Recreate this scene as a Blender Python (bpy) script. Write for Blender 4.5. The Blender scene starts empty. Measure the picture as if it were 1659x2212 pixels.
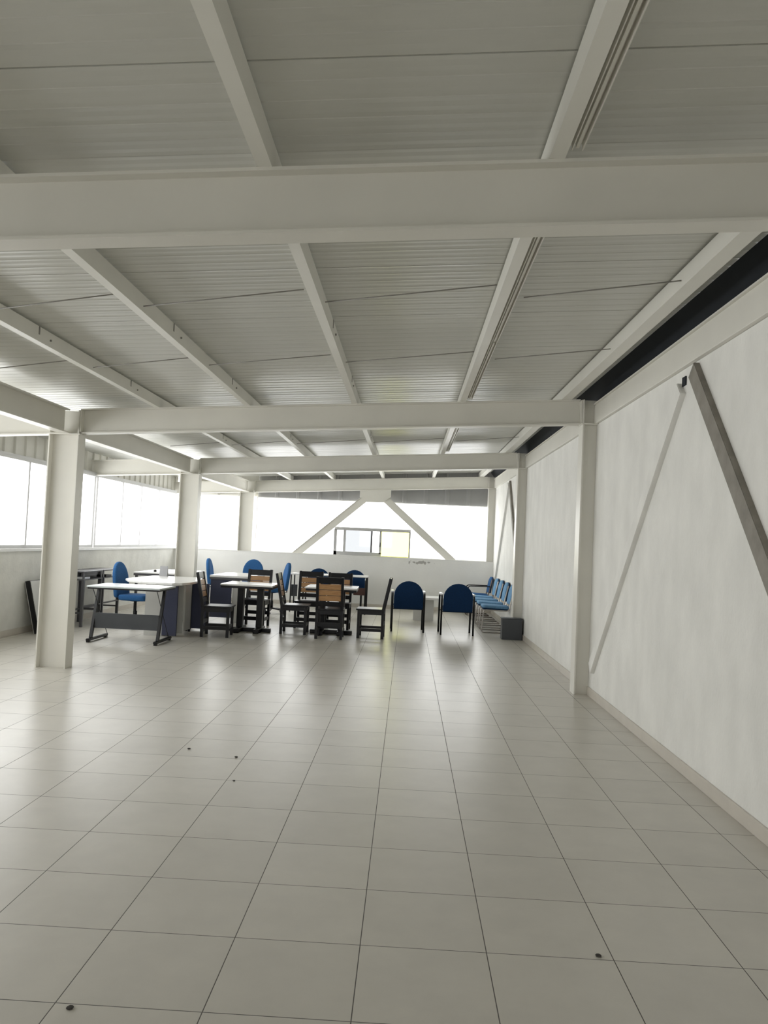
import bpy, bmesh, math, random
from mathutils import Vector, Matrix
random.seed(7)
S = bpy.context.scene
COL = S.collection
PI = math.pi

# ------------------------------------------------------------------ render look
S.view_settings.view_transform = 'Standard'
S.view_settings.look = 'None'
S.view_settings.gamma = 1.0
S.view_settings.use_curve_mapping = False
S.view_settings.exposure = 2.70
S.cycles.use_denoising = True
S.cycles.max_bounces = 14
S.cycles.diffuse_bounces = 8
S.cycles.glossy_bounces = 5
S.cycles.transparent_max_bounces = 12
S.cycles.sample_clamp_indirect = 6.0
S.cycles.caustics_reflective = False
S.cycles.caustics_refractive = False

# ------------------------------------------------------------------ camera
EYE = Vector((0.0, 0.0, 1.5))
FPX, YAW, PITCH, ROLL = 1695.17, -0.0323619, 0.0391370, 0.0442921
fw = Vector((math.sin(YAW)*math.cos(PITCH), math.cos(YAW)*math.cos(PITCH), math.sin(PITCH)))
r0 = Vector((math.cos(YAW), -math.sin(YAW), 0.0))
u0 = r0.cross(fw)
rt = math.cos(ROLL)*r0 + math.sin(ROLL)*u0
up = -math.sin(ROLL)*r0 + math.cos(ROLL)*u0
cam_data = bpy.data.cameras.new('camera')
cam = bpy.data.objects.new('camera', cam_data)
COL.objects.link(cam)
M = Matrix((rt, up, -fw)).transposed().to_4x4()
M.translation = EYE
cam.matrix_world = M
cam_data.sensor_fit = 'VERTICAL'
cam_data.sensor_height = 36.0
cam_data.lens = FPX*36.0/2212.0
cam_data.clip_start = 0.05
S.camera = cam

# ------------------------------------------------------------------ materials
def nodes(name):
    m = bpy.data.materials.new(name); m.use_nodes = True
    nt = m.node_tree
    return m, nt, nt.nodes['Principled BSDF']

def sset(b, k, v):
    if k in b.inputs: b.inputs[k].default_value = v

def mat(name, col, rough=0.5, metal=0.0, var=0.0, scale=6.0, bump=0.0, bscale=40.0, spec=0.5, stretch=(1, 1, 1), col2=None, coat=0.0):
    m, nt, b = nodes(name)
    sset(b, 'Base Color', (*col, 1)); sset(b, 'Roughness', rough); sset(b, 'Metallic', metal); sset(b, 'Specular IOR Level', spec)
    sset(b, 'Coat Weight', coat)
    tc = nt.nodes.new('ShaderNodeTexCoord')
    mp = nt.nodes.new('ShaderNodeMapping'); mp.inputs['Scale'].default_value = stretch
    nt.links.new(tc.outputs['Object'], mp.inputs['Vector'])
    if var > 0 or col2:
        n = nt.nodes.new('ShaderNodeTexNoise'); n.inputs['Scale'].default_value = scale; n.inputs['Detail'].default_value = 5
        nt.links.new(mp.outputs['Vector'], n.inputs['Vector'])
        r = nt.nodes.new('ShaderNodeValToRGB')
        c2 = col2 if col2 else tuple(c*(1-var) for c in col)
        r.color_ramp.elements[0].position = 0.32; r.color_ramp.elements[0].color = (*c2, 1)
        r.color_ramp.elements[1].position = 0.68; r.color_ramp.elements[1].color = (*col, 1)
        nt.links.new(n.outputs['Fac'], r.inputs['Fac']); nt.links.new(r.outputs['Color'], b.inputs['Base Color'])
    if bump > 0:
        n2 = nt.nodes.new('ShaderNodeTexNoise'); n2.inputs['Scale'].default_value = bscale; n2.inputs['Detail'].default_value = 6
        nt.links.new(mp.outputs['Vector'], n2.inputs['Vector'])
        bp = nt.nodes.new('ShaderNodeBump'); bp.inputs['Strength'].default_value = bump; bp.inputs['Distance'].default_value = 0.01
        nt.links.new(n2.outputs['Fac'], bp.inputs['Height']); nt.links.new(bp.outputs['Normal'], b.inputs['Normal'])
    return m

MT = {}
MT['steel'] = mat('cream_painted_steel', (0.74, 0.725, 0.67), 0.42, var=0.05, scale=2.5, bump=0.05, bscale=18, spec=0.4)
MT['steel2'] = mat('cream_painted_purlin', (0.78, 0.77, 0.72), 0.4, var=0.05, scale=3, spec=0.4)
MT['sheet'] = mat('roof_sheet', (0.59, 0.59, 0.55), 0.33, var=0.06, scale=1.2, spec=0.38, stretch=(0.4, 1.5, 1))
MT['plaster'] = mat('white_plaster', (0.84, 0.835, 0.805), 0.75, var=0.11, scale=2.6, bump=0.6, bscale=30, stretch=(1, 1.3, 0.75), spec=0.25)
MT['plaster_left'] = mat('grey_white_plaster', (0.80, 0.80, 0.765), 0.75, var=0.14, scale=3.0, bump=0.4, bscale=20, spec=0.25)
MT['base'] = mat('baseboard_tile', (0.60, 0.56, 0.50), 0.35, var=0.08, scale=5)
MT['alu'] = mat('window_aluminium', (0.80, 0.80, 0.80), 0.4, metal=0.0, var=0.04, scale=9)
MT['alu_grey'] = mat('grey_window_profile', (0.50, 0.50, 0.50), 0.45, var=0.04, scale=9)
MT['alu_dark'] = mat('dark_window_profile', (0.12, 0.12, 0.13), 0.4)
MT['clad'] = mat('grey_cladding', (0.30, 0.30, 0.295), 0.5, var=0.1, scale=3)
MT['clad_light'] = mat('pale_cladding', (0.62, 0.61, 0.56), 0.5, var=0.08, scale=3)
MT['void_dark'] = mat('dark_void_paint', (0.012, 0.016, 0.022), 0.9, var=0.3, scale=4)  # near-black colour standing in for the shade in roof slot and wall hole
MT['taupe'] = mat('bare_weathered_brace', (0.27, 0.25, 0.215), 0.7, var=0.25, scale=9, bump=0.3)
MT['black'] = mat('black_metal', (0.005, 0.005, 0.006), 0.4, spec=0.35)
MT['blackwood'] = mat('black_stained_wood', (0.006, 0.006, 0.009), 0.35, var=0.3, scale=12, stretch=(1, 1, 6), spec=0.35)
MT['slat'] = mat('tan_wood_slat', (0.50, 0.29, 0.13), 0.45, scale=10, stretch=(1, 4, 14), col2=(0.34, 0.17, 0.07))
MT['whitetop'] = mat('white_laminate', (0.86, 0.86, 0.85), 0.22, var=0.03, scale=3)
MT['greytop'] = mat('pale_grey_laminate', (0.62, 0.67, 0.68), 0.2, var=0.05, scale=3)
MT['navy_panel'] = mat('navy_panel', (0.045, 0.052, 0.10), 0.45, var=0.1, scale=5)
MT['greylam'] = mat('light_grey_laminate', (0.60, 0.60, 0.58), 0.5, var=0.05, scale=4)
MT['blue'] = mat('blue_fabric', (0.035, 0.125, 0.31), 0.9, var=0.2, scale=60, bump=0.2, bscale=300, spec=0.2)
MT['navy'] = mat('navy_fabric', (0.006, 0.032, 0.095), 0.85, var=0.2, scale=60, bump=0.2, bscale=300, spec=0.2)
MT['sky_fabric'] = mat('light_blue_fabric', (0.16, 0.34, 0.56), 0.85, var=0.2, scale=50, bump=0.2, bscale=300, spec=0.2)  # lighter blue for the seats and backs of the wall row
MT['chrome'] = mat('dull_chrome_tube', (0.50, 0.47, 0.45), 0.3, metal=0.85)
MT['bronze'] = mat('bronze_tube', (0.16, 0.13, 0.115), 0.35, metal=0.4)
MT['chip'] = mat('pale_plastic', (0.85, 0.86, 0.88), 0.35)
MT['charcoal'] = mat('charcoal_laminate', (0.055, 0.060, 0.068), 0.5, var=0.1, scale=6)
MT['steelgrey'] = mat('dark_grey_steel', (0.075, 0.073, 0.08), 0.4, var=0.15, scale=8)
MT['redbrown'] = mat('red_brown_wood', (0.07, 0.028, 0.022), 0.4, var=0.2, scale=8)
MT['rod'] = mat('galvanised_rod', (0.27, 0.26, 0.24), 0.5)
MT['dirt'] = mat('dirt', (0.05, 0.045, 0.04), 0.9, var=0.3, scale=50)
MT['sign'] = mat('grey_card', (0.36, 0.36, 0.37), 0.5)

def floor_material():
    m, nt, b = nodes('floor_tiles')
    T, X0, Y0 = 0.46925, -0.11403, 2.51249
    N = nt.nodes; L = nt.links
    g = N.new('ShaderNodeNewGeometry'); sep = N.new('ShaderNodeSeparateXYZ'); L.new(g.outputs['Position'], sep.inputs[0])
    def mth(op, a, bb=None, c=None):
        n = N.new('ShaderNodeMath'); n.operation = op
        for i, v in enumerate((a, bb, c)):
            if v is None: continue
            if hasattr(v, 'node'): L.new(v, n.inputs[i])
            else: n.inputs[i].default_value = v
        return n.outputs[0]
    def edge(o, off):
        s = mth('DIVIDE', mth('SUBTRACT', o, off), T)
        fr = mth('FRACT', s)
        d = mth('MULTIPLY', mth('MINIMUM', fr, mth('SUBTRACT', 1.0, fr)), T)
        return d, mth('FLOOR', s)
    dx, ix = edge(sep.outputs['X'], X0); dy, iy = edge(sep.outputs['Y'], Y0)
    d = mth('MINIMUM', dx, dy)
    grout = mth('SUBTRACT', 1.0, N_smooth(N, L, d, 0.0009, 0.0026))
    comb = N.new('ShaderNodeCombineXYZ'); L.new(ix, comb.inputs[0]); L.new(iy, comb.inputs[1])
    wn = N.new('ShaderNodeTexWhiteNoise'); wn.noise_dimensions = '3D'; L.new(comb.outputs[0], wn.inputs['Vector'])
    add = N.new('ShaderNodeVectorMath'); add.operation = 'MULTIPLY_ADD'
    L.new(comb.outputs[0], add.inputs[0]); add.inputs[1].default_value = (3.7, 5.3, 1.0); L.new(g.outputs['Position'], add.inputs[2])
    n1 = N.new('ShaderNodeTexNoise'); n1.inputs['Scale'].default_value = 4.2; n1.inputs['Detail'].default_value = 7; n1.inputs['Roughness'].default_value = 0.62
    L.new(add.outputs[0], n1.inputs['Vector'])
    ramp = N.new('ShaderNodeValToRGB')
    ramp.color_ramp.elements[0].position = 0.2; ramp.color_ramp.elements[0].color = (0.515, 0.495, 0.45, 1)
    ramp.color_ramp.elements[1].position = 0.85; ramp.color_ramp.elements[1].color = (0.60, 0.575, 0.52, 1)
    L.new(n1.outputs['Fac'], ramp.inputs['Fac'])
    hv = N.new('ShaderNodeHueSaturation'); L.new(ramp.outputs['Color'], hv.inputs['Color'])
    L.new(mth('MULTIPLY_ADD', wn.outputs['Value'], 0.07, 0.965), hv.inputs['Value'])
    mx = N.new('ShaderNodeMix'); mx.data_type = 'RGBA'
    L.new(grout, mx.inputs[0]); L.new(hv.outputs['Color'], mx.inputs[6]); mx.inputs[7].default_value = (0.075, 0.068, 0.06, 1)
    L.new(mx.outputs[2], b.inputs['Base Color'])
    n2 = N.new('ShaderNodeTexNoise'); n2.inputs['Scale'].default_value = 2.2; n2.inputs['Detail'].default_value = 4
    L.new(g.outputs['Position'], n2.inputs['Vector'])
    L.new(mth('ADD', mth('MULTIPLY', grout, 0.5), mth('MULTIPLY_ADD', n2.outputs['Fac'], 0.06, 0.278)), b.inputs['Roughness'])
    sset(b, 'Specular IOR Level', 0.5)
    bp = N.new('ShaderNodeBump'); bp.inputs['Strength'].default_value = 0.25; bp.inputs['Distance'].default_value = 0.002
    L.new(mth('SUBTRACT', mth('MULTIPLY', n2.outputs['Fac'], 0.5), grout), bp.inputs['Height']); L.new(bp.outputs['Normal'], b.inputs['Normal'])
    return m

def N_smooth(N, L, v, a, bb):
    n = N.new('ShaderNodeMapRange'); n.interpolation_type = 'SMOOTHSTEP'
    L.new(v, n.inputs['Value']); n.inputs['From Min'].default_value = a; n.inputs['From Max'].default_value = bb
    return n.outputs['Result']

def glass(name, tint):
    m = bpy.data.materials.new(name); m.use_nodes = True
    nt = m.node_tree; nt.nodes.clear()
    o = nt.nodes.new('ShaderNodeOutputMaterial'); t = nt.nodes.new('ShaderNodeBsdfTransparent'); t.inputs['Color'].default_value = (*tint, 1)
    g = nt.nodes.new('ShaderNodeBsdfGlossy'); g.inputs['Roughness'].default_value = 0.02
    lw = nt.nodes.new('ShaderNodeLayerWeight'); lw.inputs['Blend'].default_value = 0.5
    pw = nt.nodes.new('ShaderNodeMath'); pw.operation = 'POWER'; nt.links.new(lw.outputs['Facing'], pw.inputs[0]); pw.inputs[1].default_value = 5.0
    f = nt.nodes.new('ShaderNodeMath'); f.operation = 'MULTIPLY_ADD'; nt.links.new(pw.outputs[0], f.inputs[0]); f.inputs[1].default_value = 0.5; f.inputs[2].default_value = 0.03
    mx = nt.nodes.new('ShaderNodeMixShader')
    nt.links.new(f.outputs[0], mx.inputs[0]); nt.links.new(t.outputs[0], mx.inputs[1]); nt.links.new(g.outputs[0], mx.inputs[2])
    nt.links.new(mx.outputs[0], o.inputs['Surface'])
    return m
MT['glass'] = glass('clear_glass', (0.985, 0.99, 0.99))
MT['glass_yellow'] = glass('yellow_glass', (0.80, 0.80, 0.385))
MT['glass_blue'] = glass('pale_blue_glass', (0.385, 0.393, 0.40))

def far_wall_material():
    m = mat('far_wall_plaster', (0.84, 0.84, 0.82), 0.75, var=0.06, scale=2.0, bump=0.3, bscale=22, spec=0.25)
    nt = m.node_tree; N = nt.nodes; L = nt.links; b = N['Principled BSDF']
    src = b.inputs['Base Color'].links[0].from_socket
    g = N.new('ShaderNodeNewGeometry')
    # peeling grey patch under the sill
    mp = N.new('ShaderNodeMapping'); mp.vector_type = 'TEXTURE'
    mp.inputs['Location'].default_value = (0.30, 18.0, 1.085); mp.inputs['Scale'].default_value = (0.34, 1.0, 0.055)
    L.new(g.outputs['Position'], mp.inputs['Vector'])
    ln = N.new('ShaderNodeVectorMath'); ln.operation = 'LENGTH'; L.new(mp.outputs[0], ln.inputs[0])
    nz = N.new('ShaderNodeTexNoise'); nz.inputs['Scale'].default_value = 14; L.new(g.outputs['Position'], nz.inputs['Vector'])
    a = N.new('ShaderNodeMath'); a.operation = 'MULTIPLY_ADD'; L.new(nz.outputs['Fac'], a.inputs[0]); a.inputs[1].default_value = 3.2; 
    s = N.new('ShaderNodeMath'); s.operation = 'MULTIPLY'; L.new(ln.outputs['Value'], s.inputs[0]); s.inputs[1].default_value = -1.0
    L.new(s.outputs[0], a.inputs[2])
    fac = N_smooth(N, L, a.outputs[0], 0.95, 1.15)
    mx = N.new('ShaderNodeMix'); mx.data_type = 'RGBA'
    L.new(fac, mx.inputs[0]); L.new(src, mx.inputs[6]); mx.inputs[7].default_value = (0.42, 0.41, 0.39, 1)
    L.new(mx.outputs[2], b.inputs['Base Color'])
    return m
MT['floor'] = floor_material()
MT['plaster_far'] = far_wall_material()

# ------------------------------------------------------------------ mesh helpers
class MB:
    def __init__(s): s.bm = bmesh.new()
    def box(s, x0, x1, y0, y1, z0, z1, bev=0.0):
        t = bmesh.new()
        bmesh.ops.create_cube(t, size=1.0)
        for v in t.verts:
            v.co = Vector((x0 + (v.co.x+.5)*(x1-x0), y0 + (v.co.y+.5)*(y1-y0), z0 + (v.co.z+.5)*(z1-z0)))
        if bev > 0: bmesh.ops.bevel(t, geom=t.edges[:], offset=bev, segments=2, affect='EDGES', profile=0.6)
        s._merge(t); return s
    def _merge(s, t, mx=None):
        if mx is not None: t.transform(mx)
        me = bpy.data.meshes.new('tmp'); t.to_mesh(me); t.free(); s.bm.from_mesh(me); bpy.data.meshes.remove(me)
    def bar(s, a, b, w, h, upv=(0, 0, 1), bev=0.0):
        """rectangular bar from a to b, w across, h along the up vector"""
        a = Vector(a); b = Vector(b); d = b-a; L = d.length; z = d.normalized(); u = Vector(upv)
        x = u.cross(z)
        if x.length < 1e-4: x = Vector((1, 0, 0)).cross(z)
        x.normalize(); y = z.cross(x)
        t = bmesh.new(); bmesh.ops.create_cube(t, size=1.0)
        for v in t.verts: v.co = Vector((v.co.x*w, v.co.y*h, (v.co.z+.5)*L))
        if bev > 0: bmesh.ops.bevel(t, geom=t.edges[:], offset=bev, segments=2, affect='EDGES')
        mx = Matrix((x, y, z)).transposed().to_4x4(); mx.translation = a
        s._merge(t, mx); return s
    def tube(s, pts, r, seg=8, bend=0.0, closed=False):
        P = [Vector(p) for p in pts]
        if bend > 0:
            Q = [P[0]]
            for i in range(1, len(P)-1):
                a, b, c = P[i-1], P[i], P[i+1]
                k = min(bend, (a-b).length*.48, (c-b).length*.48)
                p0 = b+(a-b).normalized()*k; p1 = b+(c-b).normalized()*k
                for j in range(6):
                    t = j/5.0; Q.append(p0*(1-t)**2 + b*2*t*(1-t) + p1*t*t)
            Q.append(P[-1]); P = Q
        bm = s.bm; rings = []; up = None
        for i, p in enumerate(P):
            d = (P[min(i+1, len(P)-1)] - P[max(i-1, 0)]).normalized()
            if up is None:
                up = Vector((0, 0, 1)) if abs(d.z) < .9 else Vector((1, 0, 0))
            x = up.cross(d)
            if x.length < 1e-5: x = Vector((0, 1, 0)).cross(d)
            x.normalize(); y = d.cross(x); up = y
            rings.append([bm.verts.new(p + x*math.cos(2*PI*k/seg)*r + y*math.sin(2*PI*k/seg)*r) for k in range(seg)])
        for A, B in zip(rings, rings[1:]):
            for k in range(seg):
                f = bm.faces.new((A[k], A[(k+1) % seg], B[(k+1) % seg], B[k])); f.smooth = True
        bm.faces.new(list(reversed(rings[0]))); bm.faces.new(rings[-1])
        return s
    def cyl(s, x, y, z0, z1, r0, r1=None, seg=20):
        return s.lathe([(r0, z0), (r1 if r1 is not None else r0, z1)], (x, y, 0), seg)
    def lathe(s, prof, c=(0, 0, 0), seg=20, axis='Z'):
        bm = s.bm; rings = []
        for r, z in prof:
            ring = []
            for k in range(seg):
                a = 2*PI*k/seg; p = (r*math.cos(a), r*math.sin(a), z)
                if axis == 'X': p = (p[2], p[0], p[1])
                if axis == 'Y': p = (p[0], p[2], p[1])
                ring.append(bm.verts.new(Vector(p)+Vector(c)))
            rings.append(ring)
        for A, B in zip(rings, rings[1:]):
            for k in range(seg):
                bm.faces.new((A[k], A[(k+1) % seg], B[(k+1) % seg], B[k])).smooth = True
        bm.faces.new(list(reversed(rings[0]))); bm.faces.new(rings[-1]); return s
    def prism(s, poly, z0, z1, bev=0.0, mx=None):
        t = bmesh.new()
        A = [t.verts.new((x, y, z0)) for x, y in poly]; B = [t.verts.new((x, y, z1)) for x, y in poly]
        t.faces.new(list(reversed(A))); t.faces.new(B); n = len(poly)
        for k in range(n): t.faces.new((A[k], A[(k+1) % n], B[(k+1) % n], B[k]))
        bmesh.ops.recalc_face_normals(t, faces=t.faces[:])
        if bev > 0:
            ed = [e for e in t.edges if abs(e.verts[0].co.z-e.verts[1].co.z) < 1e-6]
            bmesh.ops.bevel(t, geom=ed, offset=bev, segments=2, affect='EDGES')
        s._merge(t, mx); return s
    def pad(s, outline, thick, bow=0.0, mx=None, steps=((1.0, 0.0), (0.995, 0.45), (0.97, 0.8), (0.90, 0.97), (0.55, 1.0))):
        """upholstered pad: outline in the xz plane, thickness along y, rounded rim, bowed across"""
        n = len(outline); cx = sum(p[0] for p in outline)/n; cz = sum(p[1] for p in outline)/n
        t = bmesh.new()
        def ring(k, h, sd):
            o = []
            for x, z in outline:
                X = cx+(x-cx)*k; Z = cz+(z-cz)*k
                o.append(t.verts.new((X, sd*h*thick/2 + bow*X*X, Z)))
            return o
        mid = ring(*steps[0], 1)
        for sd in (1, -1):
            prev = mid
            for k, h in steps[1:]:
                cur = ring(k, h, sd)
                for i in range(n):
                    q = (prev[i], prev[(i+1) % n], cur[(i+1) % n], cur[i])
                    t.faces.new(q if sd < 0 else tuple(reversed(q))).smooth = True
                prev = cur
            c = t.verts.new((cx, sd*thick/2 + bow*cx*cx, cz))
            for i in range(n):
                q = (prev[i], prev[(i+1) % n], c)
                t.faces.new(q if sd < 0 else tuple(reversed(q))).smooth = True
        bmesh.ops.recalc_face_normals(t, faces=t.faces[:])
        s._merge(t, mx); return s
    def ibeam(s, a, b, h, w, tf=0.012, tw=0.010, upv=(0, 0, 1)):
        """I section from a to b (centre line), h along up, w flange width"""
        u = Vector(upv); d = (Vector(b)-Vector(a)).normalized(); u = (u - d*u.dot(d)).normalized()
        a = Vector(a); b = Vector(b)
        s.bar(a, b, tw, h-2*tf, u)
        for sg in (1, -1): s.bar(a+u*sg*(h-tf)/2, b+u*sg*(h-tf)/2, w, tf, u)
        return s
    def build(s, name, m, parent=None, loc=None):
        bmesh.ops.remove_doubles(s.bm, verts=s.bm.verts[:], dist=1e-6)
        bmesh.ops.recalc_face_normals(s.bm, faces=s.bm.faces[:])
        me = bpy.data.meshes.new(name); s.bm.to_mesh(me); s.bm.free()
        me.materials.append(m)
        o = bpy.data.objects.new(name, me); COL.objects.link(o)
        if parent: o.parent = parent
        if loc: 
            o.location = loc
        return o
    def at(s, loc):
        """shift the collected mesh so that loc becomes its origin"""
        s.bm.transform(Matrix.Translation(-Vector(loc))); return s

def tag(o, label=None, cat=None, group=None, kind=None):
    if label: o['label'] = label
    if cat: o['category'] = cat
    if group: o['group'] = group
    if kind: o['kind'] = kind
    return o
def thing(name, label, cat, loc=(0, 0, 0), rz=0.0, group=None, kind=None):
    o = bpy.data.objects.new(name, None); COL.objects.link(o); o.empty_display_size = 0.1
    o.location = loc; o.rotation_euler = (0, 0, rz)
    return tag(o, label, cat, group, kind)
def solo(name, mb, m, label, cat, loc, group=None, kind=None):
    o = mb.at(loc).build(name, m, None, loc); return tag(o, label, cat, group, kind)
def copy_tree(o, parent=None):
    c = o.copy(); COL.objects.link(c)
    if parent: c.parent = parent
    for ch in list(o.children): copy_tree(ch, c)
    return c
def place(src, used, loc, rz, label, group=None):
    o = src if not used else copy_tree(src)
    o.location = loc; o.rotation_euler = (0, 0, rz); o['label'] = label
    if group: o['group'] = group
    return o

# ------------------------------------------------------------------ dimensions
RX0, RX1 = -2.6, -0.8                           # window behind the viewer
XL, XR = -5.40, 1.96           # inner faces of side walls
YF, YB = 18.0, -4.6            # inner face of far wall, rear wall
SILL, HEAD = 1.175, 2.42
def zr(x): return 2.856 + 0.058*(x-1.81)     # underside of the pitched cross beams
BH = 0.27                                     # beam depth
PUR = 0.27; SHEET = 0.395                     # offsets of purlin underside and roof sheet
FRAMES = [-2.1, 3.13, 8.45, 13.36, 18.15]
XC = -3.78                                    # column line on the left

# ------------------------------------------------------------------ floor
fl = MB().box(XL-0.3, XR+0.3, YB-0.3, 18.6, -0.15, 0.0)
solo('floor', fl, MT['floor'], 'pale grey beige square tile floor with dark grout lines', 'floor', (0, 6, 0), kind='structure')

# ------------------------------------------------------------------ roof sheeting (ribbed, running across the room)
def roof_sheet():
    bm = bmesh.new()
    y = YB-0.3; prof = []
    yo = 4.58 % 1.0
    pitch = 0.125/4
    k0 = int(math.floor((y-yo)/pitch))
    k = k0
    while True:
        yy = yo + k*pitch
        if yy > 19.0: break
        q = k % 32
        if q == 0:                       # overlap seam between sheets
            prof += [(yy-0.004, 0.0), (yy-0.002, 0.012), (yy+0.002, 0.012), (yy+0.004, -0.001)]
        elif k % 4 == 0:                 # pressed rib
            prof += [(yy-0.005, 0.0), (yy-0.002, -0.0022), (yy+0.002, -0.0022), (yy+0.005, 0.0)]
        else:
            prof += [(yy, random.uniform(0.0008, 0.0019) if k % 2 else random.uniform(-0.0003, 0.0002))]
        k += 1
    xs = (XL-0.35, XR+0.75)
    rows = [[bm.verts.new((x, yy, zr(x)+SHEET+dz)) for x in xs] for yy, dz in prof]
    top = [[bm.verts.new((x, yy, zr(x)+SHEET+0.05)) for x in xs] for yy in (prof[0][0], prof[-1][0])]
    for A, B in zip(rows, rows[1:]): bm.faces.new((A[0], B[0], B[1], A[1]))
    bm.faces.new((top[0][0], top[0][1], top[1][1], top[1][0]))
    bm.faces.new((rows[0][0], rows[0][1], top[0][1], top[0][0]))
    bm.faces.new((rows[-1][1], rows[-1][0], top[1][0], top[1][1]))
    for e in (0, 1):
        bm.faces.new([r[e] for r in rows] + [top[1][e], top[0][e]])
    m = MB(); m.bm.free(); m.bm = bm
    return m
solo('ceiling', roof_sheet(), MT['sheet'], 'grey ribbed metal roof sheeting, pitched up to the right', 'ceiling', (0, 6, 3.1), kind='structure')

# ------------------------------------------------------------------ walls
w = MB().box(XR, XR+0.18, YB, 18.5, 0, 2.86)
solo('wall_right', w, MT['plaster'], 'white rough plastered side wall on the right', 'wall', (XR, 6, 0), kind='structure')
w = MB().box(XR-0.015, XR, YB, 18.0, 0, 0.088, 0.004)
solo('baseboard_right', w, MT['base'], 'beige tile baseboard along the right wall', 'baseboard', (XR, 6, 0), kind='structure')
w = MB().box(XL-0.16, XL, YB, 18.5, 0, SILL-0.02); w.box(XL-0.16, XL, YB, 0.0, SILL-0.02, HEAD+0.07)
solo('wall_left', w, MT['plaster_left'], 'low stained plaster wall under the left windows', 'wall', (XL, 6, 0), kind='structure')
w = MB().box(XL, XL+0.015, YB, 18.0, 0, 0.088, 0.004)
solo('baseboard_left', w, MT['base'], 'dark beige tile baseboard along the left wall', 'baseboard', (XL, 6, 0), kind='structure')
w = MB().box(XL, XR, YF, 18.08, 0, SILL-0.012); w.box(XL, XR, 18.22, 18.5, 0, SILL-0.012)
solo('wall_far', w, MT['plaster_far'], 'low white far wall with a peeling patch below the sill', 'wall', (0, YF, 0), kind='structure')
w = MB().box(XL+0.015, XR-0.015, YF-0.015, YF, 0, 0.088, 0.004)
solo('baseboard_far', w, MT['base'], 'beige tile baseboard along the far wall', 'baseboard', (0, YF, 0), kind='structure')
w = MB().box(XL, XR, YB-0.2, YB, 0, 1.2); w.box(XL, RX0, YB-0.2, YB, 1.2, 2.3); w.box(RX1, XR, YB-0.2, YB, 1.2, 2.3); w.box(XL, XR, YB-0.2, YB, 2.3, 2.66)
solo('wall_rear', w, MT['plaster'], 'low white wall under the windows behind the viewer', 'wall', (0, YB, 0), kind='structure')
# sill ledges
w = MB().box(XL-0.20, XL+0.03, YB, 18.0, SILL-0.02, SILL+0.02, 0.004)
solo('trim_1', w, MT['alu'], 'pale window sill ledge along the left wall', 'window sill', (XL, 10, SILL), kind='structure')
w = MB().box(XL+0.04, XR, YF-0.006, 18.08, SILL-0.012, SILL, 0.002); w.box(XL+0.04, XR, 18.22, 18.5, SILL-0.012, SILL, 0.002)
solo('trim_2', w, MT['plaster'], 'white sill on top of the far wall', 'window sill', (0, YF, SILL), kind='structure')
# added black sheet standing in for the dark void beyond the right-wall slot
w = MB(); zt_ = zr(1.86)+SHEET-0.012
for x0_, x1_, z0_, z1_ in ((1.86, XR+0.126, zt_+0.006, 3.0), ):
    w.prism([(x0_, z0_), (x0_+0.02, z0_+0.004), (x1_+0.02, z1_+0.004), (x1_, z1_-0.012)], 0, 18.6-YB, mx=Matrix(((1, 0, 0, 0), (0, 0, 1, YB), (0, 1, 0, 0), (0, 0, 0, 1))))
solo('trim_3', w, MT['void_dark'], 'dark netting standing in for the dark void over the right wall', 'backdrop', (XR+0.25, 6, 2.9), kind='structure')

# cladding panels above the windows
def clad(name, x0, y0, x1, y1, z0, m, label, top, rib=0.30, out=(0, 0)):
    a = Vector((x0, y0, 0)); b = Vector((x1, y1, 0)); d = b-a; L = d.length; d.normalize()
    n = Vector((d.y, -d.x, 0)); bm = bmesh.new()
    pts = []; s = 0.0
    while s < L-0.001:
        pts += [(s, 0), (min(L, s+rib*.78), 0), (min(L, s+rib*.84), 0.025), (min(L, s+rib*.94), 0.025)]; s += rib
    pts.append((L, 0))
    lo, hi = [], []
    for s_, o_ in pts:
        p = a+d*s_+n*o_
        lo.append(bm.verts.new((p.x, p.y, z0))); hi.append(bm.verts.new((p.x, p.y, top(p.x))))
    for k in range(len(pts)-1):
        if (lo[k].co-lo[k+1].co).length > 1e-6: bm.faces.new((lo[k], lo[k+1], hi[k+1], hi[k]))
    bmesh.ops.solidify(bm, geom=bm.faces[:], thickness=0.006)
    m_ = MB(); m_.bm.free(); m_.bm = bm
    return solo(name, m_, m, label, 'cladding', (x0, y0, z0), kind='structure')
clad('trim_4', XL-0.10, -6.4, XL-0.10, 18.3, HEAD+0.07, MT['clad_light'], 'pale ribbed cladding above the left windows', lambda x: zr(x)+SHEET+0.012)
clad('trim_5', XC+0.2, 18.40, XR, 18.40, HEAD+0.03, MT['clad'], 'dark grey ribbed cladding above the wide far window', lambda x: zr(x)+SHEET+0.012, rib=0.5)
clad('trim_6', XL-0.05, 18.36, XC+0.21, 18.36, HEAD+0.03, MT['clad_light'], 'pale cladding above the far left corner window', lambda x: zr(x)+SHEET+0.012, rib=0.5)

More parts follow.
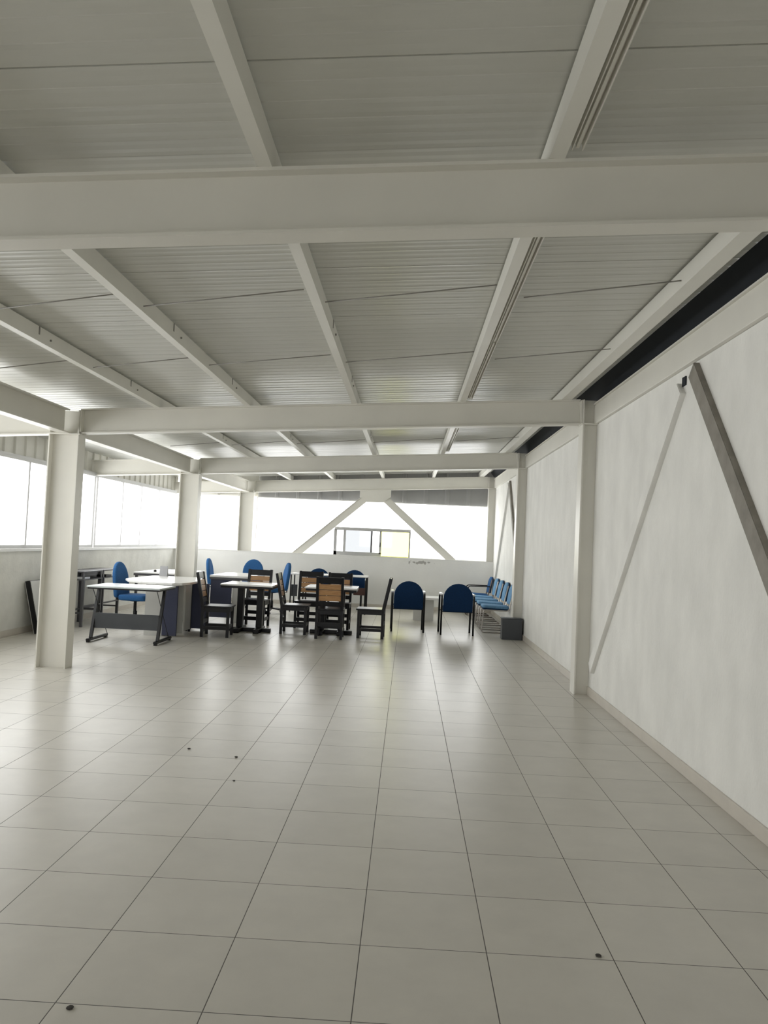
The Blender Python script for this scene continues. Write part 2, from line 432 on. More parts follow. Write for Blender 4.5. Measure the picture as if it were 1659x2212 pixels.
# ------------------------------------------------------------------ windows
def frame_rect(mb, axis, c, a0, a1, z0, z1, w=0.04, d=0.05):
    def bx(p0, p1, q0, q1):
        if axis == 'Y': mb.box(c-d/2, c+d/2, p0, p1, q0, q1)
        else: mb.box(p0, p1, c-d/2, c+d/2, q0, q1)
    bx(a0, a1, z0, z0+w); bx(a0, a1, z1-w, z1); bx(a0, a0+w, z0+w, z1-w); bx(a1-w, a1, z0+w, z1-w)
def pane(parent, axis, c, a0, a1, z0, z1, m):
    mb = MB(); t = 0.003
    if axis == 'Y': mb.box(c-t, c+t, a0, a1, z0, z1)
    else: mb.box(a0, a1, c-t, c+t, z0, z1)
    mb.at(parent.location)
    return mb.build('pane', m, parent)
def left_window(n, y0, y1, divs, label):
    c = XL-0.07
    r = thing('window_%d' % n, label, 'window', (c, (y0+y1)/2, SILL+0.02), kind='structure')
    mb = MB(); frame_rect(mb, 'Y', c, y0, y1, SILL+0.02, HEAD+0.05, 0.045, 0.07)
    mb.box(c-0.04, c+0.06, y0, y1, HEAD+0.0, HEAD+0.07)
    mb.at(r.location).build('window_frame', MT['alu_grey'], r)
    ys = [y0]+divs+[y1]
    for k, d in enumerate(divs):
        MB().box(c-0.005, c+0.055, d-0.02, d+0.02, SILL+0.065, HEAD).at(r.location).build('mullion', MT['alu_grey'], r)
    for a, b in zip(ys, ys[1:]): pane(r, 'Y', c, a+0.02, b-0.02, SILL+0.06, HEAD, MT['glass'])
left_window(1, 3.2, 8.45, [4.5, 5.8, 7.1], 'left window bay nearest the viewer, mostly outside the picture')
left_window(2, 8.5, 13.38, [9.75, 10.97, 12.2], 'left window bay partly hidden by the nearest column')
left_window(3, 13.45, 18.05, [14.65, 15.68, 16.82], 'left window bay reaching the far corner')
left_window(7, 0.0, 3.12, [1.0, 2.1], 'left window bay behind the viewer, outside the picture')
def far_window(n, x0, x1, label):
    return thing('window_%d' % n, label, 'window', ((x0+x1)/2, 18.3, SILL), kind='structure')
r = far_window(4, -5.33, -3.9, 'white framed window in the far left corner')
mb = MB(); frame_rect(mb, 'X', 18.3, -5.33, -3.9, SILL, HEAD+0.03, 0.05, 0.06); mb.at(r.location).build('window_frame', MT['alu'], r)
MB().box(-4.80, -4.70, 18.27, 18.33, SILL+0.05, HEAD-0.02).at(r.location).build('mullion', MT['alu'], r)
pane(r, 'X', 18.3, -5.28, -4.80, SILL+0.05, HEAD-0.02, MT['glass']); pane(r, 'X', 18.3, -4.70, -3.95, SILL+0.05, HEAD-0.02, MT['glass'])
MB().box(-3.972, -3.958, 18.255, 18.27, 1.58, 1.68).at(r.location).build('latch', MT['black'], r)
r = far_window(5, XC+0.2, XR, 'wide glazed opening behind the diagonal braces in the far wall')
XG0 = XC+0.2
mb = MB(); frame_rect(mb, 'X', 18.3, XG0, XR, SILL-0.01, HEAD+0.03, 0.02, 0.04)
mb.box(XR-0.14, XR-0.125, 18.28, 18.32, SILL, HEAD)
mb.at(r.location).build('window_frame', MT['alu'], r)
pane(r, 'X', 18.3, XG0+0.02, -1.72, SILL, HEAD+0.01, MT['glass'])
pane(r, 'X', 18.3, -1.72, 0.05, 1.80, HEAD+0.01, MT['glass'])
pane(r, 'X', 18.3, 0.05, XR-0.02, SILL, HEAD+0.01, MT['glass'])
sw = far_window(6, -1.72, 0.05, 'small aluminium sliding window with a pale blue and a yellow pane')
mb = MB()
mb.box(-1.72, 0.05, 18.22, 18.29, 1.755, 1.825); mb.box(-1.72, -0.62, 18.22, 18.29, SILL, SILL+0.085)
mb.box(-1.73, -1.66, 18.22, 18.29, SILL, 1.765); mb.box(-0.67, -0.62, 18.22, 18.29, SILL+0.055, 1.765); mb.box(0.015, 0.055, 18.22, 18.29, SILL, 1.765)
mb.at(sw.location).build('window_frame', MT['alu_grey'], sw)
MB().box(-1.51, -1.455, 18.23, 18.27, SILL+0.055, 1.765).at(sw.location).build('mullion', MT['alu_grey'], sw)
MB().box(-0.87, -0.83, 18.23, 18.27, SILL+0.055, 1.765).at(sw.location).build('mullion', MT['alu_dark'], sw)
MB().box(-0.655, -0.64, 18.20, 18.22, 1.40, 1.50).at(sw.location).build('latch', MT['black'], sw)
pane(sw, 'X', 18.255, -1.665, -1.50, SILL+0.055, 1.765, MT['glass'])
pane(sw, 'X', 18.255, -1.46, -0.865, SILL+0.055, 1.765, MT['glass_blue'])
pane(sw, 'X', 18.255, -0.835, -0.665, SILL+0.055, 1.765, MT['glass'])
pane(sw, 'X', 18.255, -0.625, 0.02, SILL, 1.765, MT['glass_yellow'])

r = thing('window_8', 'wide window behind the viewer, outside the picture', 'window', ((RX0+RX1)/2, YB-0.1, 1.2), kind='structure')
mb = MB(); frame_rect(mb, 'X', YB-0.1, RX0, RX1, 1.2, 2.3, 0.05, 0.06); mb.at(r.location).build('window_frame', MT['alu'], r)
for k in range(1, 3): MB().box(RX0+k*0.6-0.02, RX0+k*0.6+0.02, YB-0.12, YB-0.08, 1.25, 2.25).at(r.location).build('mullion', MT['alu'], r)
for k in range(3): pane(r, 'X', YB-0.1, RX0+k*0.6+0.02, RX0+(k+1)*0.6-0.02, 1.25, 2.25, MT['glass'])

# ------------------------------------------------------------------ steel columns
def column_left(Y, label, z0=0.0):
    x = XC; d = 0.18; h = 0.33
    r = thing('steel_column', label, 'column', (x, Y, z0), group=None)
    zt = zr(x)+BH
    mb = MB()
    mb.box(x-h/2, x-h/2+0.014, Y-d/2, Y+d/2, z0, zr(x)-0.002); mb.box(x+h/2-0.014, x+h/2, Y-d/2, Y+d/2, z0, zr(x)-0.002)
    mb.box(x-h/2+0.014, x+h/2-0.014, Y-0.006, Y+0.006, z0, zr(x)-0.002)
    mb.box(x-h/2, x-h/2+0.014, Y-d/2, Y+d/2, zr(x)+0.0, zt-0.012); mb.box(x+h/2-0.014, x+h/2, Y-d/2, Y+d/2, zr(x)+0.0, zt-0.012)
    mb.box(x-h/2+0.014, x+h/2-0.014, Y-0.006, Y+0.006, zr(x)-0.002, zt-0.012)
    mb.at(r.location).build('shaft', MT['steel'], r)
    MB().box(x-h/2-0.012, x+h/2+0.012, Y-d/2-0.012, Y+d/2+0.012, zr(x)-0.010, zr(x)+0.002).at(r.location).build('cap_plate', MT['steel'], r)
    for zz in (zr(x)+0.06, zr(x)+0.20):
        for sx in (-0.10, ):
            b = MB().lathe([(0.014, -0.012), (0.014, 0.0)], (x+sx, Y-0.006, zz), 6, 'Y'); b.at(r.location).build('bolt', MT['rod'], r)
    return r
column_left(FRAMES[2], 'nearest white steel column on the left, standing on open floor')
column_left(FRAMES[3], 'white steel column rising behind the white desk group')
column_left(FRAMES[4], 'white steel column at the left end of the wide far window', 0.0)
column_left(FRAMES[1], 'white steel column left of the viewer, outside the picture')
def column_right(Y, label):
    x0 = 1.80; d = 0.20
    r = thing('steel_column', label, 'column', (x0, Y, 0))
    zt = zr(x0)+BH-0.01
    mb = MB(); mb.box(x0, x0+0.014, Y-d/2, Y+d/2, 0, zt); mb.box(x0+0.014, XR-0.001, Y-0.05, Y-0.038, 0, zt)
    mb.box(x0+0.014, XR-0.001, Y+0.038, Y+0.05, 0, zt)
    mb.at(r.location).build('shaft', MT['steel'], r)
    MB().box(x0-0.012, XR-0.002, Y-d/2-0.012, Y+d/2+0.01, zr(x0)-0.006, zr(x0)+0.006).at(r.location).build('stiffener_plate', MT['steel'], r)
    MB().box(x0-0.014, x0-0.002, Y-0.075, Y+0.075, zr(x0)+0.008, zt).at(r.location).build('end_plate', MT['steel'], r)
column_right(FRAMES[2], 'nearest cream steel column against the right wall')
column_right(FRAMES[3], 'cream steel column on the right wall behind the dark grey box')
column_right(FRAMES[4], 'cream steel column in the far right corner')
column_right(FRAMES[1], 'cream steel column on the right wall beside the viewer, outside the picture')

# ------------------------------------------------------------------ steel beams
def cross_beam(Y, x0, x1, label):
    r = thing('steel_beam', label, 'beam', ((x0+x1)/2, Y, zr((x0+x1)/2)))
    mb = MB(); o = BH/2
    mb.ibeam((x0, Y, zr(x0)+o), (x1, Y, zr(x1)+o), BH, 0.115, 0.014, 0.012)
    mb.at(r.location).build('i_section', MT['steel'], r)
    if x0 > -4:
        e = MB().box(x0+0.0, x0+0.012, Y-0.085, Y+0.085, zr(x0)+0.016, zr(x0)+BH-0.016); e.at(r.location).build('end_plate', MT['steel'], r)
    return r
names = {1: 'nearest cross beam spanning the whole picture under the roof', 2: 'second white cross beam, from the nearest left column to the right wall',
         3: 'third white cross beam, over the desks and chairs', 4: 'farthest white cross beam, above the wide far window', 0: 'cross beam behind the viewer, outside the picture'}
lnames = {1: 'cross beam stub left of the nearest beam, outside the picture', 2: 'short cross beam from the nearest left column to the left windows', 3: 'short cross beam from the second left column to the left windows',
          4: 'short cross beam over the far left corner window', 0: 'cross beam stub behind the viewer, outside the picture'}
for i, Y in enumerate(FRAMES):
    cross_beam(Y, XC+0.168, 1.784, names[i])
    cross_beam(Y, XL-0.09, XC-0.168, lnames[i])
def long_beam(x, y0, y1, label, z, h=BH, w=0.12):
    r = solo('steel_beam', MB().ibeam((x, y0, z+h/2), (x, y1, z+h/2), h, w, 0.014, 0.012), MT['steel'], label, 'beam', (x, (y0+y1)/2, z))
lb = ['eaves beam on the left column line beside the viewer', 'left lengthwise beam running from the picture edge to the nearest column', 'left lengthwise beam between the nearest and the second column', 'left lengthwise beam between the second and the farthest column']
rb = ['wall-top beam on the right beside the viewer, outside the picture', 'cream wall-top beam on the right, above the large plaster-covered brace', 'cream wall-top beam on the right behind the nearest right column', 'cream wall-top beam on the right in the far bay']
for i in range(4):
    y0, y1 = FRAMES[i], FRAMES[i+1]
    long_beam(XC, y0+0.10, y1-0.10, lb[i], zr(XC)+0.004, BH-0.01)
    q = MB().box(XR-0.035, XR+0.12, y0+0.055, y1-0.055, 2.862, 3.06, 0.004)
    q.box(XR-0.055, XR+0.12, y0+0.11, y1-0.11, 3.06, 3.072); 
    solo('wall_beam', q, MT['steel'], rb[i], 'beam', (XR, (y0+y1)/2, 2.862))

# ------------------------------------------------------------------ purlins: lipped C sections lying on the cross beams, under the sheets
PX = [(1.63, 'lengthwise roof purlin nearest the right wall, beside the dark slot'), (0.525, 'lengthwise roof purlin second from the right wall, carrying a conduit channel'),
      (-0.64, 'lengthwise roof purlin third from the right wall, near the roof middle'), (-1.80, 'lengthwise roof purlin fourth from the right wall'),
      (-2.79, 'lengthwise roof purlin next to the left column line'), (-4.62, 'lengthwise roof purlin in the left bay over the window side')]
for x, lab in PX:
    z0 = zr(x)+PUR; h = SHEET-PUR-0.016; wd = 0.062 if x < 1.5 else 0.10
    mb = MB()
    y0, y1 = YB, 18.38
    mb.box(x-wd/2, x+wd/2, y0, y1, z0, z0+0.006)                      # bottom flange
    mb.box(x+wd/2-0.006, x+wd/2, y0, y1, z0+0.006, z0+h)              # web on the right
    mb.box(x-wd/2, x+wd/2-0.006, y0, y1, z0+h-0.006, z0+h)            # top flange
    mb.box(x-wd/2, x-wd/2+0.006, y0, y1, z0+0.006, z0+h-0.006)
    r = thing('purlin', lab, 'purlin', (x, 6, z0))
    mb.at(r.location).build('channel', MT['steel2'], r)
    if -3 < x < 1.5:
        for yy in (3.7, 5.6, 7.5, 9.4, 11.3):                          # small bolted cleats
            MB().box(x+wd/2, x+wd/2+0.004, yy-0.008, yy+0.008, z0+0.05, z0+h).at(r.location).build('cleat', MT['rod'], r)
            MB().lathe([(0.008, 0), (0.008, 0.01)], (x+wd/2, yy+0.18, z0+0.05), 6, 'X').at(r.location).build('bolt', MT['rod'], r)
# conduit channels beside the second purlin
def channel(y0, y1, lab):
    x = 0.525+0.045; z0 = zr(x)+PUR+0.004
    mb = MB(); mb.box(x, x+0.045, y0, y1, z0+0.030, z0+0.036); mb.box(x, x+0.004, y0, y1, z0, z0+0.03); mb.box(x+0.041, x+0.045, y0, y1, z0, z0+0.03)
    mb.box(x+0.016, x+0.029, y0, y1, z0+0.01, z0+0.03)
    solo('cable_channel', mb, MT['steel'], lab, 'cable channel', (x, (y0+y1)/2, z0))
channel(-2.0, 3.02, 'pale cable channel beside the second purlin, in front of the nearest beam')
channel(3.24, 5.95, 'pale cable channel beside the second purlin, just behind the nearest beam')
channel(6.0, 8.36, 'pale cable channel beside the second purlin, ending at the second beam')
channel(8.56, 13.1, 'pale cable channel beside the second purlin, beyond the second beam')

# sag rods between purlins
gaps = [(0.64, 1.60, 'under the roof, between the two purlins nearest the right wall'), (-0.61, 0.50, 'in the middle of the roof, right of the third purlin'), (-1.77, -0.67, 'under the roof, between third and fourth purlins'),
        (-2.76, -1.83, 'under the roof, right of the purlin by the left columns'), (-3.70, -2.82, 'under the roof, beside the left column line')]
rows = [(4.70, 'first-row'), (6.35, 'second-row'), (10.0, 'third-row'), (11.6, 'fourth-row'), (14.9, 'farthest-row')]
for yy, rl in rows:
    for x0, x1, gl in gaps:
        mb = MB().tube([(x0+0.02, yy+0.2, zr(x0)+PUR+0.02), (x1-0.03, yy, zr(x1)+PUR+0.035)], 0.0042, 6)
        solo('sag_rod', mb, MT['rod'], '%s sag rod %s' % (rl, gl), 'tie rod', ((x0+x1)/2, yy+0.1, zr((x0+x1)/2)+PUR), group='sag rods under the roof')

# ------------------------------------------------------------------ diagonal braces
# far A frame
ybr = 18.16
ax, az = -0.80, 2.66
fb = thing('diagonal_brace', 'cream A-shaped steel brace with gusset plate before the wide far window', 'brace', (ax, ybr, SILL-0.06))
def far_leg(x1):
    a = Vector((ax + (0.10 if x1 > ax else -0.10), ybr, zr(ax)-0.085)); b = Vector((x1, ybr, SILL-0.06))
    nrm = (b-a).normalized().cross(Vector((0, 1, 0)))
    if nrm.z < 0: nrm = -nrm
    lg = MB().bar(a, b, 0.06, 0.15, nrm).at(fb.location).build('brace_leg', MT['steel'], fb)
    MB().bar(a+nrm*0.082, b+nrm*0.082, 0.09, 0.012, nrm).at(fb.location).build('flange', MT['steel'], lg)
far_leg(-2.62); far_leg(1.06)
gp = MB().prism([(-1.16, 2.53), (-1.16, 2.682), (-0.44, 2.724), (-0.44, 2.56), (-0.62, 2.43), (-0.98, 2.42)], -0.006, 0.006,
                mx=Matrix(((1, 0, 0, 0), (0, 0, -1, 18.09), (0, 1, 0, 0), (0, 0, 0, 1))))
gp.at(fb.location).build('gusset_plate', MT['steel'], fb)
# braces in the right wall
def wall_brace(y0, z0, y1, z1, m, lab, p=0.05, wd=0.13):
    a = Vector((XR-p/2+0.01, y0, z0)); b = Vector((XR-p/2+0.01, y1, z1))
    mb = MB().bar(a, b, p, wd, Vector((0, 0, 1)), 0.004)
    mb.bm.normal_update()
    solo('wall_brace', mb, m, lab, 'brace', tuple(b))
wall_brace(5.745, 2.72, 8.22, 0.30, MT['plaster'], 'plaster-covered diagonal brace on the right wall beside the nearest column')
wall_brace(5.50, 2.80, 3.26, 0.30, MT['taupe'], 'bare grey-brown diagonal brace on the right wall, cut by the picture edge')
wall_brace(15.55, 2.76, 17.85, 0.30, MT['plaster'], 'plaster-covered diagonal brace in the far bay of the right wall')
wall_brace(15.40, 2.78, 13.48, 0.60, MT['taupe'], 'bare grey-brown diagonal brace in the far bay of the right wall')
solo('wall_hole_patch', MB().box(XR-0.010, XR-0.0005, 5.69, 5.76, 2.735, 2.80), MT['void_dark'], 'small black square patch painted for the hole at the top of the plaster-covered brace', 'hole', (XR-0.005, 5.72, 2.77))  # black plate on the wall face paints the dark inside of the hole

# ------------------------------------------------------------------ furniture builders
def arch(w, z0, z1, zs, n=14, r=0.03):
    """outline with rounded bottom corners, straight sides up to zs, elliptical top to z1"""
    o = []
    for k in range(4):
        a = PI+ (PI/2)*k/3; o.append((-w/2+r+r*math.cos(a), z0+r+r*math.sin(a)))
    for k in range(4):
        a = 1.5*PI+(PI/2)*k/3; o.append((w/2-r+r*math.cos(a), z0+r+r*math.sin(a)))
    for k in range(n+1):
        a = PI*k/n; o.append((w/2*math.cos(a), zs+(z1-zs)*math.sin(a)))
    return o
def rrect(w, d, r=0.06, n=5):
    o = []
    for cx, cy, a0 in ((w/2-r, d/2-r, 0), (-w/2+r, d/2-r, PI/2), (-w/2+r, -d/2+r, PI), (w/2-r, -d/2+r, 1.5*PI)):
        for k in range(n): o.append((cx+r*math.cos(a0+PI/2*k/(n-1)), cy+r*math.sin(a0+PI/2*k/(n-1))))
    return o
# chairs face +y in their own space, origin on the floor under the seat centre
RX = lambda a: Matrix.Rotation(a, 4, 'X')
TR = lambda x, y, z: Matrix.Translation((x, y, z))
SEATMX = Matrix(((1, 0, 0, 0), (0, 0, 1, 0), (0, 1, 0, 0), (0, 0, 0, 1)))   # xz outline -> xy outline

def make_wood_chair():
    r = thing('wooden_chair', 'x', 'chair')
    W, Dp = 0.42, 0.40; bw = blackw = MT['blackwood']
    MB().box(-W/2-0.005, W/2+0.005, -Dp/2-0.01, Dp/2+0.02, 0.435, 0.46, 0.006).build('seat', bw, r)
    for s in (-1, 1):
        MB().box(s*(W/2-0.02)-0.02, s*(W/2-0.02)+0.02, Dp/2-0.045, Dp/2-0.003, 0, 0.434, 0.003).build('leg', bw, r)
        mb = MB().box(s*(W/2-0.02)-0.02, s*(W/2-0.02)+0.02, -Dp/2-0.02, -Dp/2+0.022, 0, 0.45)
        mb.bar((s*(W/2-0.02), -Dp/2, 0.44), (s*(W/2-0.02), -Dp/2-0.10, 0.945), 0.04, 0.042, (0, 1, 0))
        mb.build('leg', bw, r)
    def yb(z): return -Dp/2-0.10*(z-0.44)/0.505
    for z0, z1, m, n in ((0.845, 0.94, bw, 'top_rail'), (0.755, 0.832, MT['slat'], 'slat'), (0.668, 0.745, MT['slat'], 'slat'), (0.582, 0.658, MT['slat'], 'slat'), (0.50, 0.565, bw, 'lower_rail')):
        MB().bar((0, yb(z0)+0.0, z0), (0, yb(z1), z1), W-0.082, 0.02, (0, 1, 0), 0.003).build(n, m, r)
    for z, y in ((0.22, -Dp/2), (0.15, Dp/2-0.024)):
        MB().box(-W/2+0.041, W/2-0.041, y-0.012, y+0.012, z-0.03, z+0.03).build('stretcher', bw, r)
    for s in (-1, 1):
        MB().box(s*(W/2-0.02)-0.011, s*(W/2-0.02)+0.011, -Dp/2+0.023, Dp/2-0.046, 0.11, 0.16).build('stretcher', bw, r)
        MB().box(s*(W/2-0.02)-0.011, s*(W/2-0.02)+0.011, -Dp/2+0.023, Dp/2-0.046, 0.37, 0.434).build('apron', bw, r)
    MB().box(-W/2+0.041, W/2-0.041, Dp/2-0.034, Dp/2-0.012, 0.37, 0.434).build('apron', bw, r)
    MB().box(-W/2+0.041, W/2-0.041, -Dp/2-0.01, -Dp/2+0.012, 0.37, 0.434).build('apron', bw, r)
    return r
def make_visitor_chair(fab):
    r = thing('visitor_chair', 'x', 'chair')
    MB().pad(arch(0.50, 0.39, 0.87, 0.62, r=0.02), 0.05, bow=-0.0, mx=TR(0, -0.235, 0) @ TR(0, 0, 0.39) @ RX(0.10) @ TR(0, 0, -0.39)).build('backrest', fab, r)
    MB().pad(rrect(0.49, 0.47), 0.07, mx=TR(0, 0.03, 0.425) @ SEATMX).build('seat', fab, r)
    for s in (-1, 1):
        x = s*0.272
        MB().tube([(x, -0.225, 0.0), (x, -0.235, 0.66), (x, 0.20, 0.655), (x, 0.225, 0.0)], 0.0165, 8, 0.06).build('side_frame', MT['black'], r)
        MB().box(x-0.022, x+0.022, -0.225, 0.14, 0.664, 0.692, 0.008).build('armrest', MT['chip'], r)
    for y in (-0.15, 0.17):
        MB().tube([(-0.272, y, 0.385), (0.272, y, 0.385)], 0.010, 6).build('crossbar', MT['black'], r)
    return r
def make_task_chair(fab):
    r = thing('task_chair', 'x', 'chair')
    MB().pad(arch(0.45, 0.46, 1.02, 0.74, r=0.05), 0.07, bow=0.25, mx=TR(0, -0.25, 0) @ TR(0, 0, .5) @ RX(0.13) @ TR(0, 0, -.5)).build('backrest', fab, r)
    MB().pad(rrect(0.47, 0.46, 0.08), 0.09, mx=TR(0, 0.02, 0.47) @ SEATMX).build('seat', fab, r)
    MB().bar((0, -0.02, 0.415), (0, -0.295, 0.425), 0.06, 0.012).bar((0, -0.29, 0.42), (0, -0.325, 0.70), 0.06, 0.012, (0, 1, 0)).build('back_bracket', MT['black'], r)
    MB().lathe([(0.03, 0.09), (0.03, 0.25), (0.018, 0.26), (0.018, 0.40), (0.09, 0.41), (0.09, 0.425)], (0, 0, 0), 14).build('gas_column', MT['black'], r)
    for k in range(5):
        a = 2*PI*k/5+0.3; c, s_ = math.cos(a), math.sin(a)
        MB().bar((0.02*c, 0.02*s_, 0.105), (0.27*c, 0.27*s_, 0.075), 0.045, 0.028, bev=0.006).build('base_arm', MT['black'], r)
        cs = MB().lathe([(0.012, -0.022), (0.026, -0.02), (0.026, -0.004), (0.012, -0.003), (0.012, 0.003), (0.026, 0.004), (0.026, 0.02), (0.012, 0.022)], (0.275*c, 0.275*s_, 0.0265), 12, 'X')
        cs.tube([(0.262*c, 0.262*s_, 0.03), (0.262*c, 0.262*s_, 0.066)], 0.008, 6)
        cs.build('caster', MT['black'], r)
    return r
def make_sled_chair(fab, arms=False):
    r = thing('sled_chair', 'x', 'chair')
    MB().pad(arch(0.44, 0.50, 0.86, 0.70, r=0.03), 0.045, bow=0.2, mx=TR(0, -0.235, 0) @ TR(0, 0, .5) @ RX(0.16) @ TR(0, 0, -.5)).build('backrest', fab, r)
    MB().pad(rrect(0.46, 0.48), 0.055, mx=TR(0, 0.02, 0.450) @ RX(0.03) @ SEATMX).build('seat', fab, r)
    MB().pad(rrect(0.45, 0.47), 0.045, mx=TR(0, 0.02, 0.418) @ RX(0.03) @ SEATMX).build('seat_side_shade', MT['navy'], r)  # added navy layer, paints the shaded sides below the lit seat top
    MB().pad(arch(0.44, 0.50, 0.86, 0.70, r=0.03), 0.03, bow=0.2, mx=TR(0, -0.262, 0) @ TR(0, 0, .5) @ RX(0.16) @ TR(0, 0, -.5)).build('backrest_shade', MT['navy'], r)  # added navy layer, paints the backrest's rear side as shaded
    for s in (-1, 1):
        x = s*0.235
        MB().tube([(x, -0.24, 0.012), (x, 0.27, 0.012), (x, 0.24, 0.40), (x, -0.20, 0.395), (x, -0.285, 0.80)], 0.0115, 8, 0.05).build('side_frame', MT['chrome'] if not arms else MT['bronze'], r)
        if arms:
            MB().tube([(x*1.02, 0.235, 0.42), (x*1.06, 0.23, 0.64), (x*1.06, -0.25, 0.645)], 0.011, 8, 0.06).build('armrest', MT['black'], r)
    MB().tube([(-0.235, -0.235, 0.012), (0.235, -0.235, 0.012)], 0.0105, 8).build('crossbar', MT['bronze'], r)
    MB().tube([(-0.235, 0.2, 0.398), (0.235, 0.2, 0.398)], 0.010, 8).build('crossbar', MT['bronze'], r)
    return r

# ------------------------------------------------------------------ wooden chairs
wc = make_wood_chair()
spots = [(-2.79, 11.72, -PI/2+0.06, 'wooden chair at the left side of the left cafe table, facing right'),
         (-2.53, 13.20, PI-0.05, 'wooden chair facing the viewer from behind the left cafe table'),
         (-1.745, 12.54, -PI/2+0.02, 'wooden chair seen from the side between the two cafe tables'),
         (-1.155, 12.16, 0.02, 'wooden chair with slatted back to the viewer, before the right cafe table'),
         (-0.54, 12.45, PI/2-0.02, 'wooden chair facing left, standing alone right of the right cafe table'),
         (-1.66, 13.42, PI, 'wooden chair behind the right cafe table, left of two'),
         (-1.14, 13.30, PI, 'wooden chair behind the right cafe table, right of two')]
for i, (x, y, a, lab) in enumerate(spots): place(wc, i > 0, (x, y, 0), a, lab, 'black wooden chairs with tan slats at the cafe tables')

# ------------------------------------------------------------------ cafe tables
def make_cafe_table():
    r = thing('cafe_table', 'x', 'table')
    MB().box(-0.405, 0.405, -0.40, 0.40, 0.735, 0.762, 0.006).build('tabletop', MT['whitetop'], r)
    MB().box(-0.40, 0.40, -0.395, 0.395, 0.70, 0.7345, 0.004).build('top_frame', MT['blackwood'], r)
    for s in (-1, 1):
        MB().box(s*0.155-0.048, s*0.155+0.048, -0.06, 0.06, 0.07, 0.699, 0.004).build('post', MT['blackwood'], r)
        MB().box(s*0.155-0.045, s*0.155+0.045, -0.30, 0.30, 0.0, 0.069, 0.012).build('foot', MT['blackwood'], r)
    for x0, x1 in ((-0.34, -0.201), (0.201, 0.34), (-0.109, 0.109)): MB().box(x0, x1, -0.04, 0.04, 0.0, 0.06, 0.008).build('foot', MT['blackwood'], r)
    return r
ct = make_cafe_table()
place(ct, False, (-2.46, 12.46, 0), 0.0, 'white-topped black pedestal table nearer the desks, left of two', 'cafe tables with wooden chairs')
place(ct, True, (-1.18, 12.68, 0), 0.02, 'white-topped black pedestal table behind the slatted chair, right of two', 'cafe tables with wooden chairs')

# ------------------------------------------------------------------ navy visitor chairs in front, and by the far table
vc = make_visitor_chair(MT['navy'])
vs = [(0.040, 13.66, 0.04, 'navy armchair with back to the viewer, beside the lone wooden chair', 'navy armchairs with backs to the viewer'),
      (0.870, 13.52, 0.05, 'navy armchair with back to the viewer, nearer the right wall', 'navy armchairs with backs to the viewer'),
      (-1.95, 17.18, PI, 'navy round-backed chair behind the far thin table, left of two', 'navy chairs behind the far table'),
      (-1.15, 17.16, PI, 'navy round-backed chair behind the far thin table, right of two', 'navy chairs behind the far table')]
for i, (x, y, a, lab, g) in enumerate(vs): place(vc, i > 0, (x, y, 0), a, lab, g)

# ------------------------------------------------------------------ blue task chairs round the desks
tc = make_task_chair(MT['blue'])
tsp = [(-4.25, 12.30, -PI/2-0.10, 'blue swivel chair at left, beside the dark steel school desks'),
       (-3.84, 16.35, -PI/2+0.05, 'blue swivel chair seen edge-on right of the second column'),
       (-3.34, 16.75, PI, 'blue swivel chair behind the far white desk, rounded back top showing'),
       (-2.66, 15.60, PI/2+0.35, 'blue swivel chair turned left, behind the side-on wooden chair')]
for i, (x, y, a, lab) in enumerate(tsp): place(tc, i > 0, (x, y, 0), a, lab, 'blue swivel chairs at the desks')

# ------------------------------------------------------------------ row of chairs along the right wall
sc = make_sled_chair(MT['sky_fabric'])
ylist = [14.15, 14.98, 15.81, 16.64]
od = ['nearest, behind the dark grey box', 'second from the dark grey box', 'third from the dark grey box', 'fourth, next to the tube armchair']
for i, y in enumerate(ylist):
    place(sc, i > 0, (1.62, y, 0), PI/2, 'light blue chair along the right wall, ' + od[i], 'light blue chairs along the right wall')
sa = make_sled_chair(MT['blue'], True)
place(sa, False, (1.58, 17.45, 0), PI/2, 'darker blue chair with black tube arms at the far end of the right wall row')

# ------------------------------------------------------------------ dark grey box
r = thing('storage_box', 'dark grey square box on the floor by the second right column', 'box', (1.765, 13.11, 0))
MB().box(-0.165, 0.165, -0.10, 0.10, 0.0, 0.335, 0.004).build('body', MT['charcoal'], r)
MB().box(-0.17, 0.17, -0.105, 0.105, 0.336, 0.352, 0.003).build('lid', MT['charcoal'], r)

# ------------------------------------------------------------------ low coffee table
r = thing('coffee_table', 'low white coffee table with a grey block base behind the navy armchairs', 'table', (0.36, 15.75, 0))
MB().box(-0.52, 0.42, -0.32, 0.32, 0.42, 0.46, 0.005).build('tabletop', MT['whitetop'], r)
MB().box(-0.20, 0.20, -0.16, 0.16, 0.0, 0.419).build('base', MT['greylam'], r)

# ------------------------------------------------------------------ far thin-legged table
r = thing('office_table', 'thin white-topped table with slim dark legs by the far wall', 'table', (-1.60, 16.40, 0))
MB().box(-0.80, 0.80, -0.28, 0.28, 0.765, 0.79, 0.004).build('tabletop', MT['whitetop'], r)
for sx in (-1, 1):
    for sy in (-1, 1):
        MB().box(sx*0.775-0.012, sx*0.775+0.012, sy*0.255-0.012, sy*0.255+0.012, 0, 0.764).build('leg', MT['black'], r)
MB().box(0.52, 0.762, -0.24, -0.22, 0.40, 0.55).build('side_panel', MT['redbrown'], r)
MB().box(0.66, 0.70, -0.24, -0.20, 0, 0.399).build('leg', MT['black'], r)
MB().box(-0.762, -0.64, -0.24, -0.22, 0.32, 0.56).build('side_panel', MT['charcoal'], r)

